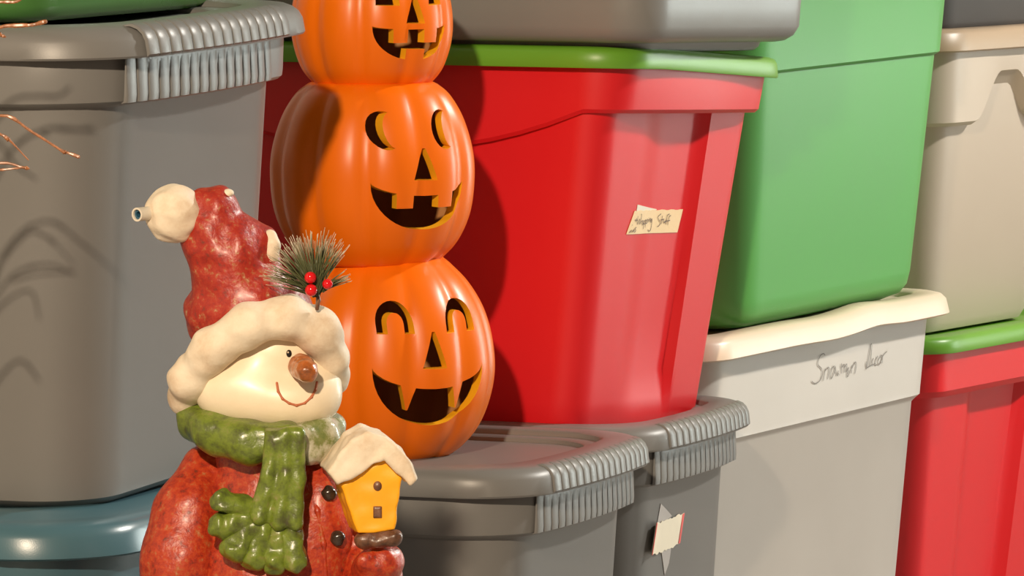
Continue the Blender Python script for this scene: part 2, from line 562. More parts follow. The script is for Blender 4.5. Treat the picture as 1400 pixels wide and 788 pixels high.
tp = sheet('masking_tape', tape_pt, [i / 24 for i in range(25)], [0, .33, .66, 1], .0006, M['tape'], t.root)
tp['label'] = 'cream masking tape with handwriting'
sheet('white_tape', lambda a, b: note(268 + a * 360, 235 - (1 - a) * 80 * b + 10 * (1 - b), .0007), [i / 8 for i in range(9)], [0, 1], .0004, M['tape_white'], tp)
WR = [[(250, 360), (285, 365)], [(268, 338), (262, 388)], [(285, 310), (295, 420), (325, 350), (335, 425), (355, 310), (340, 285)],
      [(365, 380), (365, 425)], [(365, 395), (385, 370)], [(412, 375), (390, 400), (395, 440), (415, 400), (416, 436)],
      [(430, 380), (418, 495)], [(430, 390), (455, 370), (450, 420), (428, 425)], [(465, 380), (455, 475)], [(465, 385), (490, 365), (487, 415), (463, 420)],
      [(505, 365), (503, 410)], [(505, 340), (508, 345)], [(520, 365), (520, 405)], [(520, 380), (540, 355), (542, 400)],
      [(570, 360), (548, 385), (560, 415), (572, 370), (570, 500), (545, 530), (520, 505)],
      [(685, 300), (650, 340), (665, 380), (690, 420), (675, 465), (655, 475)], [(705, 330), (705, 440)], [(690, 385), (735, 375)],
      [(725, 385), (735, 425), (758, 410), (762, 380)], [(795, 310), (770, 330), (765, 450)], [(815, 330), (795, 350), (790, 460)], [(740, 410), (812, 395)],
      [(188, 530), (212, 500)], [(215, 490), (212, 530)], [(235, 490), (232, 525), (250, 490), (250, 525)], [(282, 460), (262, 480), (278, 500), (262, 532)], [(215, 425), (220, 430)]]
for wd in (WR[2:15], WR[15:22], WR[:2], WR[22:]):
    strokes('handwritten_word', wd, lambda u, v: note(u, v, .0016), .0009, M['ink_brown'], tp)

# grey tote on the green lid
t = Tote('storage_tote', 'dark grey plastic tote on top of the red tote, only its rounded bottom showing', (0.143, 5.795), .824, 62, 0.60, 0.42, 'tote stacks', tilt=-1.4)
t.part('body', [(.010, .060, .050, .04), (.0105, .024, .020, .045), (.012, .014, .012, .05), (.018, .006, .005, .05), (.028, .001, .001, .05), (.05, 0, 0, .05), (.33, -.024, -.022, .055), (.335, -.034, -.030, .06), (.38, -.036, -.032, .06)], M['steel_grey'], angle=40)
foot = t.part('foot_ring', [(0, .052, .048, .045), (.001, .040, .036, .05), (.005, .036, .032, .05), (.012, .034, .030, .05)], M['steel_grey'])
t.part('lid', [(.37, -.034, -.030, .06), (.366, -.046, -.042, .06), (.388, -.044, -.040, .06), (.394, -.034, -.03, .06), (.394, 0, 0, .05), (.388, .006, .006, .05)], M['steel_grey'])

# ------------------------------------------------------------------ stack D: pale grey below, green above
t = Tote('storage_tote', 'pale grey tote with beige lid and handwriting on its side, under the green tote', (0.2289, 6.22), 0, 60, 0.46, 0.68, 'tote stacks', tilt=1.1)
tD = t
H = .493


def d_ix(z):
    return .022 + .0075 * (H - .03 - z) / .1


t.part('body', [(0, .085, .07, .04), (.004, .070, .06, .05), (.02, .064, .054, .055), (H - .134, .036, .034, .06), (H - .130, .033, .031, .06), (H - .125, .0285, .026, .06),
                (H - .118, d_ix(H - .118), .0245, .06), (H - .028, .022, .018, .06), (H - .01, .022, .018, .06)], M['grey_light'], angle=40)


def wavy(x, y, z):
    # the lid rim has popped up a little along the aisle side
    if x > 0:
        z += .0035 * math.exp(-((y - .10) / .05) ** 2) - .002 * math.exp(-((y + .02) / .06) ** 2)
    return x, y, z


t.part('lid', [(H - .008, .02, .02, .05), (H - .026, .012, .012, .055), (H - .027, .003, .003, .06), (H - .025, 0, 0, .06), (H - .008, .003, .003, .06), (H - .002, .008, .008, .058),
               (H, .015, .015, .055), (H, .035, .035, .05), (H - .003, .038, .038, .05), (H - .008, .042, .042, .045), (H - .009, .06, .06, .04)], M['beige'], mod=wavy, angle=50)
SN = [[(330, 240), (310, 215), (270, 240), (240, 320), (250, 370), (295, 410), (310, 490), (280, 570), (220, 605), (175, 575)],
      [(330, 570), (345, 410)], [(345, 440), (385, 395), (400, 430), (385, 550)], [(470, 380), (440, 400), (425, 480), (430, 545), (458, 500), (480, 390)],
      [(480, 380), (490, 450), (512, 505), (525, 440)], [(520, 470), (540, 500)], [(560, 345), (570, 480)], [(570, 400), (600, 360), (605, 470)], [(605, 400), (635, 355), (635, 460)],
      [(635, 460), (665, 400), (645, 500), (665, 512), (685, 430)], [(705, 370), (705, 480)], [(705, 420), (750, 330), (767, 380), (755, 485)],
      [(905, 430), (925, 330), (945, 115), (965, 112), (962, 300), (950, 375)], [(900, 325), (912, 405), (955, 385), (995, 365)],
      [(1000, 280), (985, 330), (1000, 370), (1030, 345)], [(1058, 250), (1035, 300), (1032, 370), (1060, 365)],
      [(1100, 250), (1070, 310), (1080, 370), (1115, 310), (1117, 250), (1098, 245)], [(1125, 350), (1130, 260), (1160, 212), (1182, 195)]]


def d_txt(u, v):
    y = .070 + (u - 700) / 9.33 / 540
    z = .4235 - (v - 380 + .205 * (u - 700)) / 9.33 / 1165
    return (t.L / 2 - d_ix(z) + .0009, y, z)


for wd in (SN[:12], SN[12:]):
    hw = strokes('handwritten_word', wd, d_txt, .0013, M['ink'], t.root)
    hw['label'] = 'grey marker handwriting'

t = Tote('storage_tote', 'tall bright green plastic tote standing on the beige lid', (0.274, 6.275), .489, 60, 0.40, 0.575, 'tote stacks', tilt=1.1)
t.part('body', [(0, .085, .085, .04), (.002, .064, .064, .045), (.009, .048, .048, .05), (.020, .040, .040, .055), (.036, .037, .037, .055), (.301, .013, .013, .06), (.3025, .0105, .0105, .06), (.305, .008, .008, .06),
                (.40, .001, .001, .06), (.42, -.004, -.004, .06)], M['green'], angle=40)
t.part('lid', [(.412, -.008, -.008, .06), (.408, -.02, -.02, .06), (.432, -.018, -.018, .06), (.438, -.008, -.008, .06), (.438, .02, .02, .05), (.43, .028, .028, .05)], M['green'])

# ------------------------------------------------------------------ stack E: red, taupe, charcoal
t = Tote('storage_tote', 'red tote with green lid at the bottom right, under the taupe tote', (0.535, 6.875), 0, 60, 0.60, 0.50, 'tote stacks')
H = .430
t_red = t


def e_ins(z):
    f = max(0, min(1, z / H))
    return .07 - .046 * f, .055 - .037 * f


def chan_e(x, y, z):
    ix, iy = e_ins(z)
    hx, hy = t_red.L / 2 - ix, t_red.W / 2 - iy
    if abs(x) > hx * .93 and abs(y) < hy * .8:
        k = max(0, min(1, (y + .42 * hy) / (.2 * hy))) * max(0, min(1, (.44 * hy - y) / (.06 * hy)))
        x -= math.copysign(.014 * k * k * (3 - 2 * k), x)
    return x, y, z


t.part('body', [(0, .09, .075, .03)] + [(z,) + e_ins(z) + (.04,) for z in (.01, .05, .15, .25, .33, H - .01)], M['red'], mod=chan_e, angle=30)
t.part('rim_skirt', [(H - .076, .035, .024, .04), (H - .078, .018, .016, .045), (H - .07, .012, .013, .045), (H - .01, .010, .011, .045)], M['red'], angle=30)
t.part('lid', [(H - .008, .02, .02, .05), (H - .020, .01, .01, .055), (H - .021, .001, .001, .06), (H - .018, 0, 0, .06), (H - .006, .001, .001, .06), (H - .001, .005, .005, .058), (H, .012, .012, .055),
               (H, .032, .032, .05), (H - .005, .038, .038, .045), (H - .006, .06, .06, .04)], M['lid_green'], angle=50)

t = Tote('storage_tote', 'taupe plastic tote with arched handle recess on its end, standing on a green lid', (0.545, 6.90), .4245, 60, 0.58, 0.44, 'tote stacks')
H = .394
t.part('body', [(0, .075, .065, .03), (.004, .060, .052, .04), (.016, .053, .046, .045), (H - .02, .022, .022, .055), (H - .006, .022, .022, .055)], M['taupe'])


def arch(x, y):
    # collar hangs low at the corners and arches up over the handle on the ends
    if abs(x) > t.L / 2 - .05:
        u = abs(y) / (t.W / 2)
        k = max(0, min(1, (u - .10) / .36))
        k = k * k * (3 - 2 * k)
        return H - .062 - .062 * k
    return H - .124 + .05 * max(0, 1 - (abs(x) / (t.L / 2 - .1)) ** 4)


t.part('collar', [(lambda x, y: arch(x, y) + .004, .050, .045, .045), (arch, .020, .018, .05), (lambda x, y: arch(x, y) + .005, .013, .012, .055), (H - .03, .009, .009, .055), (H - .01, .009, .009, .055)], M['taupe'], angle=40)
t.part('lid', [(H - .008, .02, .02, .05), (H - .028, .008, .008, .055), (H - .029, .0, .0, .06), (H - .027, -.002, -.002, .06), (H - .006, 0, 0, .06), (H - .001, .005, .005, .058), (H, .012, .012, .055),
               (H, .032, .032, .05), (H - .005, .038, .038, .045), (H - .006, .06, .06, .04)], M['taupe_lid'], angle=50)

t = Tote('storage_tote', 'charcoal plastic tote at the top right corner, on the taupe lid', (0.55, 6.905), .8135, 60, 0.56, 0.43, 'tote stacks')
t.part('body', [(0, .05, .05, .03), (.003, .035, .035, .04), (.012, .028, .028, .045), (.33, .0, .0, .055), (.335, -.010, -.010, .06), (.38, -.012, -.012, .06)], M['grey_dark'])
t.part('lid', [(.37, -.01, -.01, .06), (.366, -.022, -.022, .06), (.388, -.02, -.02, .06), (.394, -.012, -.012, .06), (.394, .02, .02, .05), (.388, .026, .026, .05)], M['grey_dark'])


# ------------------------------------------------------------------ stacked pumpkins
KP = .000757
pump = thing('pumpkin_stack', 'three stacked orange jack-o-lantern pumpkins with smiling carved faces', 'decoration', (-0.140, 5.69, .4098), (0, 0, 0))


def pumpkin(prof, cx, cz, faces, lobes, phase, yaw):
    """prof: (radius, height) in mm-like units from base to crown; shell with carved openings"""
    NT, NZ = 120, 56
    pr = np.array(prof, float)
    tt = np.linspace(0, 1, len(pr))
    # smooth resample with Catmull-Rom
    ts = np.linspace(0, len(pr) - 1, NZ)
    rs, zs = [], []
    for q in ts:
        i = min(int(q), len(pr) - 2)
        u = q - i
        P = [pr[max(0, i - 1)], pr[i], pr[i + 1], pr[min(len(pr) - 1, i + 2)]]
        c = 0.5 * ((2 * P[1]) + (P[2] - P[0]) * u + (2 * P[0] - 5 * P[1] + 4 * P[2] - P[3]) * u * u + (3 * P[1] - P[0] - 3 * P[2] + P[3]) * u ** 3)
        rs.append(c[0]); zs.append(c[1])
    rmax = max(rs)

    def surf(shrink):
        v = []
        for k in range(NZ):
            for j in range(NT):
                th = 2 * math.pi * j / NT
                a = (th + phase) * lobes / (2 * math.pi)
                dlt = abs(a - round(a)) * 2 * math.pi / lobes
                g = .038 * math.exp(-(dlt / .085) ** 2) + .024 * math.exp(-(dlt / .22) ** 2)
                rr = (rs[k] - shrink) * (1 - g * (rs[k] / rmax) ** .5)
                z = zs[k] + (shrink if k == 0 else (-shrink if k == NZ - 1 else 0))
                v.append((rr * math.sin(th), -rr * math.cos(th), z))
        f = []
        for k in range(NZ - 1):
            for j in range(NT):
                i2 = (j + 1) % NT
                f.append((k * NT + j, k * NT + i2, (k + 1) * NT + i2, (k + 1) * NT + j))
        f.append(tuple(reversed(range(NT))))
        f.append(tuple((NZ - 1) * NT + j for j in range(NT)))
        return v, f
    vo, fo = surf(0)
    vi, fi = surf(15)
    n = len(vo)
    me = bpy.data.meshes.new('pumpkin')
    me.from_pydata(vo + vi, [], fo + [tuple(n + x for x in reversed(q)) for q in fi])
    for m in ('orange', 'orange_in', 'yellow_cut'):
        me.materials.append(M[m])
    me.polygons.foreach_set('material_index', [0] * len(fo) + [1] * len(fi))
    ob = bpy.data.objects.new('pumpkin', me)
    C.objects.link(ob)
    # cutters: outlines in the face plane pushed straight into the shell
    cv, cf = [], []
    for poly in faces:
        b0 = len(cv)
        m = len(poly)
        mx_, mz_ = sum(p[0] for p in poly) / m, sum(p[1] for p in poly) / m
        for yy, q in ((-rmax * 1.3, 1.17), (-rmax * .25, .74)):
            cv += [(mx_ + (x - mx_) * q, yy, mz_ + (z - mz_) * q) for x, z in poly]
        cf.append(tuple(b0 + i for i in range(m)))
        cf.append(tuple(b0 + m + i for i in reversed(range(m))))
        for i in range(m):
            j = (i + 1) % m
            cf.append((b0 + j, b0 + i, b0 + m + i, b0 + m + j))
    cm = bpy.data.meshes.new('cut')
    cm.from_pydata(cv, [], cf)
    for m in ('orange', 'orange_in', 'yellow_cut'):
        cm.materials.append(M[m])
    cm.polygons.foreach_set('material_index', [2] * len(cf))
    bm = bmesh.new(); bm.from_mesh(cm); bmesh.ops.recalc_face_normals(bm, faces=bm.faces); bm.to_mesh(cm); bm.free()
    co = bpy.data.objects.new('cut', cm)
    C.objects.link(co)
    md = ob.modifiers.new('b', 'BOOLEAN')
    md.operation = 'DIFFERENCE'
    md.solver = 'EXACT'
    md.object = co
    dg = bpy.context.evaluated_depsgraph_get()
    dg.update()
    res = bpy.data.meshes.new_from_object(ob.evaluated_get(dg))
    bpy.data.objects.remove(ob); bpy.data.objects.remove(co)
    for v in res.vertices:
        v.co = v.co * KP
    res.polygons.foreach_set('use_smooth', [True] * len(res.polygons))
    res.set_sharp_from_angle(angle=R(38))
    o = bpy.data.objects.new('pumpkin', res)
    C.objects.link(o)
    o.parent = pump
    o.location = (cx * KP, 0, cz * KP)
    o.rotation_euler = (0, 0, R(yaw))
    return o


def arcpts(cx, cz, rx, rz, a0, a1, n):
    return [(cx + rx * math.cos(R(a0 + (a1 - a0) * i / n)), cz + rz * math.sin(R(a0 + (a1 - a0) * i / n))) for i in range(n + 1)]


def smile(w, zt, zb, sag, teeth, lower=None):
    """grin: corners at (+-w, zt); upper lip sags by sag with teeth hanging, lower lip down to zb"""
    lo = [(w * math.sin(R(-90 + 180 * i / 22)), zt - (zt - zb) * math.cos(R(-90 + 180 * i / 22)) ** .9) for i in range(23)]
    lip = lambda x: zt - sag * max(0, 1 - (x / w) ** 2) ** .6
    up = [(w * math.cos(math.pi * i / 16), 0) for i in range(1, 16)]
    xs = sorted([x for x, _ in up], reverse=True)
    out = []
    cuts = sorted(teeth, key=lambda q: -q[0])
    used = set()
    for x in xs:
        inside = [c for c in cuts if c[0] - c[1] - 3 < x < c[0] + c[1] + 3]
        for c in cuts:
            if c not in used and x < c[0] + c[1] + 3:
                used.add(c)
                x1, x0 = c[0] + c[1], c[0] - c[1]
                out += [(x1, lip(x1)), (c[0] + c[1] * c[3], lip(c[0]) - c[2]), (c[0] - c[1] * c[3], lip(c[0]) - c[2]), (x0, lip(x0))]
        if not inside:
            out.append((x, lip(x)))
    if lower:
        x, hw, h = lower
        pts = []
        done = False
        for p in lo:
            if x - hw - 3 < p[0] < x + hw + 3:
                if not done:
                    done = True
                    zz = lambda q: zt - (zt - zb) * math.sqrt(max(0, 1 - (q / w) ** 2)) ** .9
                    pts += [(x - hw, zz(x - hw)), (x - hw, zz(x) + h), (x + hw, zz(x) + h), (x + hw, zz(x + hw))]
            else:
                pts.append(p)
        lo = pts
    return lo + out


def tri(hw, z0, z1, lean=0):
    return [(-hw, z0), (hw, z0 + lean), (hw * .12, z1), (-hw * .12, z1)]


def crescent(cx, cz, s):
    # moon open towards the nose
    a = arcpts(cx, cz, 21, 27, 65, 295, 16) if s > 0 else arcpts(cx, cz, 21, 27, 115, -115, 16)
    if s > 0:
        b = arcpts(cx + 12, cz, 14, 25, 262, 98, 10)
    else:
        b = arcpts(cx - 12, cz, 14, 25, -82, 82, 10)
    return a + b


def arch_eye(cx, cz):
    o = arcpts(cx, cz, 26, 32, 0, 180, 14)
    i = arcpts(cx, cz - 1, 12, 16, 180, 0, 10)
    return [(cx + 26, cz - 14)] + o + [(cx - 26, cz - 14), (cx - 12, cz - 14)] + i + [(cx + 12, cz - 14)]


# bottom, middle, top: heights measured from each pumpkin's own base
pumpkin([(66, 0), (80, 3), (104, 18), (128, 46), (144, 84), (151, 125), (147, 170), (135, 210), (114, 245), (90, 270), (78, 280)], 12, 0,
        [smile(86, 142, 60, 32, [(-36, 11, 32, .12), (38, 11, 32, .12)]), tri(17, 139, 187), arch_eye(-50, 199), arch_eye(48, 199)], 11, .22, 28)
pumpkin([(80, 0), (93, 6), (118, 32), (136, 72), (142, 120), (139, 160), (126, 202), (108, 232), (92, 246), (84, 250)], -6, 271,
        [smile(76, 120, 54, 20, [(-30, 13, 18, .95), (32, 13, 18, .95)]), tri(17, 122, 164), crescent(-53, 190, 1), crescent(36, 190, 1)], 11, .05, 33)
pumpkin([(72, 0), (82, 6), (98, 26), (109, 58), (112, 90), (107, 126), (92, 158), (66, 180), (34, 184), (18, 180)], -7, 514,
        [smile(62, 87, 40, 6, [(-22, 12, 18, .95), (24, 12, 18, .95)], (2, 13, 15)), tri(13, 90, 128), [(-56, 114), (-24, 114), (-26, 134), (-40, 144), (-54, 134)], [(22, 114), (54, 114), (52, 134), (38, 144), (24, 134)]], 10, .1, 35)
stem_r = [[(14 * s * math.cos(2 * math.pi * i / 14) * (1 + .12 * math.cos(5 * 2 * math.pi * i / 14)) * KP + dx * KP, 14 * s * math.sin(2 * math.pi * i / 14) * KP, z * KP) for i in range(14)]
          for s, z, dx in ((1.5, 0, 0), (1.1, 8, 0), (.9, 24, 3), (.85, 40, 8), (.95, 44, 9))]
st = loft('stem', stem_r, M['stem'], pump)
st.location = (-7 * KP, 0, 693 * KP)


# ------------------------------------------------------------------ implicit surfaces for the figurine
def surface_nets(fn, lo, hi, h):
    ax = [np.arange(lo[i] - 2 * h, hi[i] + 2.5 * h, h, dtype=np.float32) for i in range(3)]
    X, Y, Z = np.meshgrid(*ax, indexing='ij')
    V = fn(X, Y, Z).astype(np.float32)
    S = V < 0
    nx, ny, nz = [len(a) - 1 for a in ax]
    cs = [(i, j, k) for i in (0, 1) for j in (0, 1) for k in (0, 1)]
    cnt = sum(S[i:i + nx, j:j + ny, k:k + nz].astype(np.int8) for i, j, k in cs)
    act = (cnt > 0) & (cnt < 8)
    idx = -np.ones(act.shape, np.int64)
    A = np.argwhere(act)
    idx[act] = np.arange(len(A))
    acc = np.zeros((len(A), 3)); num = np.zeros(len(A))
    for a in cs:
        for d in range(3):
            if a[d]: continue
            b = list(a); b[d] = 1
            va = V[A[:, 0] + a[0], A[:, 1] + a[1], A[:, 2] + a[2]].astype(float)
            vb = V[A[:, 0] + b[0], A[:, 1] + b[1], A[:, 2] + b[2]].astype(float)
            c = (va < 0) != (vb < 0)
            tt = np.where(c, va / np.where(c, va - vb, 1), 0)
            p = np.tile(np.array(a, float), (len(A), 1))
            p[:, d] += tt
            acc[c] += p[c]; num[c] += 1
    P = (A + acc / num[:, None]) * h + np.array([a[0] for a in ax])
    F = []
    for d in range(3):
        sl0 = [slice(None)] * 3; sl1 = [slice(None)] * 3
        sl0[d] = slice(0, -1); sl1[d] = slice(1, None)
        E = np.argwhere(S[tuple(sl0)] != S[tuple(sl1)])
        u, w = [(1, 2), (2, 0), (0, 1)][d]
        ok = (E[:, u] > 0) & (E[:, w] > 0) & (E[:, u] < act.shape[u]) & (E[:, w] < act.shape[w])
        E = E[ok]
        sg = S[tuple(E.T)]

        def cell(du, dw):
            q = E.copy(); q[:, u] -= du; q[:, w] -= dw
            return idx[tuple(q.T)]
        a, b, c, e = cell(1, 1), cell(0, 1), cell(0, 0), cell(1, 0)
        F.append(np.where(sg[:, None], np.stack([a, b, c, e], 1), np.stack([a, e, c, b], 1)))
    return P, np.concatenate(F)


def smin(a, b, k):
    h = np.clip(.5 + .5 * (b - a) / k, 0, 1)
    return b + (a - b) * h - k * h * (1 - h)


def ell(c, r):
    def f(x, y, z):
        X, Y, Z = (x - c[0]) / r[0], (y - c[1]) / r[1], (z - c[2]) / r[2]
        k0 = np.sqrt(X * X + Y * Y + Z * Z)
        k1 = np.sqrt((X / r[0]) ** 2 + (Y / r[1]) ** 2 + (Z / r[2]) ** 2) + 1e-9
        return k0 * (k0 - 1) / k1
    return f


def cap(a, b, ra, rb):
    def f(x, y, z):
        ba = [b[i] - a[i] for i in range(3)]
        L2 = sum(q * q for q in ba)
        t = np.clip(((x - a[0]) * ba[0] + (y - a[1]) * ba[1] + (z - a[2]) * ba[2]) / L2, 0, 1)
        return np.sqrt((x - a[0] - t * ba[0]) ** 2 + (y - a[1] - t * ba[1]) ** 2 + (z - a[2] - t * ba[2]) ** 2) - (ra + (rb - ra) * t)
    return f


def chain(pts, closed=False):
    """pts: (x, y, z, r)"""
    q = list(pts) + ([pts[0]] if closed else [])
    return [cap(a[:3], b[:3], a[3], b[3]) for a, b in zip(q, q[1:])]


def union(fs, k=8.0):
    def f(x, y, z):
        v = fs[0](x, y, z)
        for g in fs[1:]:
            v = smin(v, g(x, y, z), k)
        return v
    return f


def lumpy(f, amp, wl, seed=0):
    rg = np.random.RandomState(seed)
    ws = [(rg.normal(size=3), rg.uniform(0, 6.28)) for _ in range(7)]

    def g(x, y, z):
        v = f(x, y, z)
        n = 0
        for w, p in ws:
            w = w / np.linalg.norm(w) * 2 * math.pi / wl * (.7 + .6 * abs(math.sin(p)))
            n = n + np.sin(w[0] * x + w[1] * y + w[2] * z + p)
        return v + amp * n / 3.0
    return g


def flat(f, c, sy):
    """squash a field in depth about y = c"""
    return lambda x, y, z: f(x, c + (y - c) / sy, z) * min(1, sy) ** .5


def poly_ext(poly, y0, y1, rnd, shear=(0, 0)):
    P = np.array(poly, float)

    def f(x, y, z):
        x = x - shear[0] * (y - y0); z = z - shear[1] * (y - y0)
        d = np.full(x.shape, 1e18); s = np.ones(x.shape)
        for i in range(len(P)):
            a, b = P[i], P[i - 1]
            ex, ez = b - a
            wx, wz = x - a[0], z - a[1]
            t = np.clip((wx * ex + wz * ez) / (ex * ex + ez * ez), 0, 1)
            d = np.minimum(d, (wx - ex * t) ** 2 + (wz - ez * t) ** 2)
            c1 = z >= a[1]; c2 = z < b[1]; c3 = ex * wz > ez * wx
            fl = (c1 & c2 & c3) | (~c1 & ~c2 & ~c3)
            s = np.where(fl, -s, s)
        d2 = s * np.sqrt(d) + rnd
        dy = np.maximum(y0 - y, y - y1) + rnd
        return np.minimum(np.maximum(d2, dy), 0) + np.sqrt(np.maximum(d2, 0) ** 2 + np.maximum(dy, 0) ** 2) - rnd
    return f


KS = 4.82 / 7500
SX, SZ = 372, 1418     # figurine axis and ground, in model units (1 unit = KS metres)
fig = thing('snowman_figurine', 'snowman figurine in red coat, santa hat and green scarf holding a yellow birdhouse', 'figurine', (KS * (SX - 700), 4.82, 0))


def Zp(v): return SZ - v


def organic(name, f, lo, hi, h, mat, parent, smooth_angle=80):
    P, F = surface_nets(f, lo, hi, h)
    P = (P - np.array([SX, 0, 0])) * KS
    return mesh_obj(name, P, F, mat, parent, angle=smooth_angle)


def front(f, x, z, y0=-260.0, y1=120.0):
    ys = np.arange(y0, y1, 1.0)
    v = f(np.full_like(ys, x), ys, np.full_like(ys, z))
    i = np.argmax(v < 0)
    return float(ys[i]) if v[i] < 0 else 0.0


# coat, shaped down to the feet
coat_f = lumpy(union([cap((368, 5, Zp(640)), (368, 5, Zp(790)), 84, 122), cap((368, 5, Zp(790)), (370, 5, Zp(1150)), 122, 150), cap((370, 5, Zp(1150)), (370, 5, Zp(1290)), 150, 138),
                      ell((440, -40, Zp(720)), (50, 62, 95))], 26), 1.2, 50, 1)
coat_b = lambda x, y, z: np.maximum(coat_f(x, y, z), 34 - z)
coat = organic('coat', coat_b, (190, -170, 30), (550, 190, 860), 6, M['coat'], fig)
for sx in (-1, 1):
    bt = union([ell((370 + sx * 66, -40, 26), (60, 96, 30)), ell((370 + sx * 66, -90, 26), (50, 46, 28))], 14)
    bf = lambda x, y, z, bt=bt: np.maximum(bt(x, y, z), -z)
    organic('boot', bf, (370 + sx * 66 - 70, -150, 0), (370 + sx * 66 + 70, 70, 66), 5, M['brown'], fig)
# arms
slv = lumpy(union(chain([(283, 0, Zp(648), 40), (258, -34, Zp(700), 46), (247, -50, Zp(760), 52), (243, -64, Zp(860), 52), (262, -95, Zp(930), 46)]), 20), 1.4, 40, 3)
organic('sleeve', slv, (180, -155, Zp(990)), (330, 60, Zp(595)), 5, M['coat'], fig)
organic('mitten', union([cap((268, -105, Zp(940)), (306, -140, Zp(962)), 36, 32), cap((290, -150, Zp(930)), (312, -165, Zp(930)), 14, 12)], 10), (220, -190, Zp(1005)), (350, -60, Zp(900)), 5, M['brown'], fig)
slr = lumpy(union(chain([(448, 0, Zp(665), 42), (486, -24, Zp(740), 42), (506, -60, Zp(800), 42), (514, -92, Zp(790), 36)]), 18), 2.0, 40, 5)
organic('sleeve', slr, (400, -140, Zp(850)), (565, 50, Zp(615)), 5, M['coat'], fig)
mit = lumpy(union([ell((523, -118, Zp(758)), (31, 36, 27)), ell((515, -110, Zp(774)), (28, 32, 24)), cap((497, -112, Zp(770)), (500, -146, Zp(752)), 13, 10)], 14), 1.2, 30, 6)
organic('mitten', mit, (480, -170, Zp(800)), (562, -75, Zp(728)), 3, M['coat'], fig)
# coat front seam and buttons
seam = [(423, 655), (436, 690), (444, 735), (447, 790), (448, 850)]
sp = [(x, front(coat_f, x, Zp(z)) + 2, Zp(z), 4.2) for x, z in seam]
organic('coat_seam', union(chain(sp), 4), (410, min(p[1] for p in sp) - 8, Zp(860)), (460, max(p[1] for p in sp) + 8, Zp(645)), 2.5, M['coat'], fig)
for x, z in ((451, 667), (463, 727), (466, 800), (468, 880)):
    y = front(coat_f, x, Zp(z))
    bt = lumpy(ell((x, y - 3, Zp(z)), (10.5, 8, 11)), .8, 14, int(z))
    organic('button', bt, (x - 13, y - 14, Zp(z) - 13), (x + 13, y + 8, Zp(z) + 13), 1.5, M['button'], fig)
# head
head_f = union([ell((372, 0, Zp(492)), (97, 84, 90)), ell((428, -42, Zp(536)), (40, 42, 42)), ell((330, -50, Zp(530)), (64, 44, 48)), ell((380, -62, Zp(545)), (60, 36, 36)), ell((402, -66, Zp(545)), (30, 22, 26))], 22)
head = organic('head', head_f, (262, -125, Zp(592)), (482, 95, Zp(395)), 3, M['face'], fig)
nz = lumpy(union([cap((414, -84, Zp(494)), (423, -124, Zp(497)), 18, 15)], 4), .8, 16, 8)
organic('nose', nz, (388, -145, Zp(526)), (440, -60, Zp(480)), 1.8, M['nose'], head)
ey = front(head_f, 397, Zp(477))
organic('eye', ell((397, ey, Zp(477)), (4.0, 4, 5.5)), (391, ey - 6, Zp(484)), (403, ey + 6, Zp(470)), .9, M['eye'], head)
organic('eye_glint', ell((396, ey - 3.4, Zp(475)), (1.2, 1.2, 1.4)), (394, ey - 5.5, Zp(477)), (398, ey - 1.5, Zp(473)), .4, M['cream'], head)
mo = [(378, 525), (380, 536), (386, 546), (395, 552), (405, 555), (416, 552), (425, 544), (430, 535), (432, 525)]
mo = [(x + 3, z - 9) for x, z in mo]
mp = [(x, front(head_f, x, Zp(z)), Zp(z), 1.8) for x, z in mo]
organic('mouth', union(chain(mp), 1.5), (377, min(p[1] for p in mp) - 4, Zp(552)), (441, max(p[1] for p in mp) + 4, Zp(510)), .6, M['blush'], head)
# hat: body, folded tip, brim, pompom
hat_f = lumpy(union([ell((338, 8, Zp(430)), (88, 80, 74)), cap((330, 0, Zp(405)), (312, -4, Zp(345)), 66, 56), cap((312, -4, Zp(345)), (288, -8, Zp(322)), 56, 44),
                     cap((296, -8, Zp(318)), (292, -10, Zp(288)), 40, 34), cap((350, -4, Zp(345)), (352, -4, Zp(330)), 30, 26), cap((292, -10, Zp(284)), (268, -14, Zp(285)), 30, 24)], 12), 1.9, 40, 11)
crease = union(chain([(262, -60, Zp(398), 5), (290, -72, Zp(386), 5), (325, -76, Zp(374), 5), (362, -66, Zp(366), 5), (392, -40, Zp(364), 5)]), 4)
hat_c = lambda x, y, z: np.maximum(hat_f(x, y, z), -crease(x, y, z) + 1.0)
hat = organic('hat', lambda x, y, z: -smin(-hat_f(x, y, z), crease(x, y, z), 5), (225, -110, Zp(500)), (432, 100, Zp(240)), 3, M['hat'], fig)
brim_f = lumpy(union(chain([(253, -26, Zp(543), 20), (260, -58, Zp(514), 25), (294, -82, Zp(470), 27), (344, -92, Zp(436), 27), (396, -88, Zp(426), 26), (436, -66, Zp(447), 29), (451, -40, Zp(486), 24), (452, -8, Zp(515), 22),
                            (440, 50, Zp(500), 26), (372, 88, Zp(470), 28), (290, 60, Zp(510), 28)], True), 18), 1.1, 34, 12)
organic('hat_brim', brim_f, (222, -130, Zp(585)), (485, 125, Zp(395)), 3, M['cream'], hat)
pom = lumpy(ell((239, -22, Zp(290)), (40, 38, 40)), 1.6, 30, 14)
organic('pompom', pom, (195, -66, Zp(334)), (283, 20, Zp(246)), 2.6, M['cream'], hat)
for c, r in (((370, -48, 336), (13, 12, 24)), ((312, -30, 263), (9, 9, 6))):
    yy = front(hat_f, c[0], Zp(c[2]))
    organic('snow_patch', lumpy(ell((c[0], yy + 6, Zp(c[2])), r), 1.0, 22, 9), (c[0] - 18, yy - 10, Zp(c[2]) - 30), (c[0] + 18, yy + 24, Zp(c[2]) + 30), 1.8, M['cream'], hat)


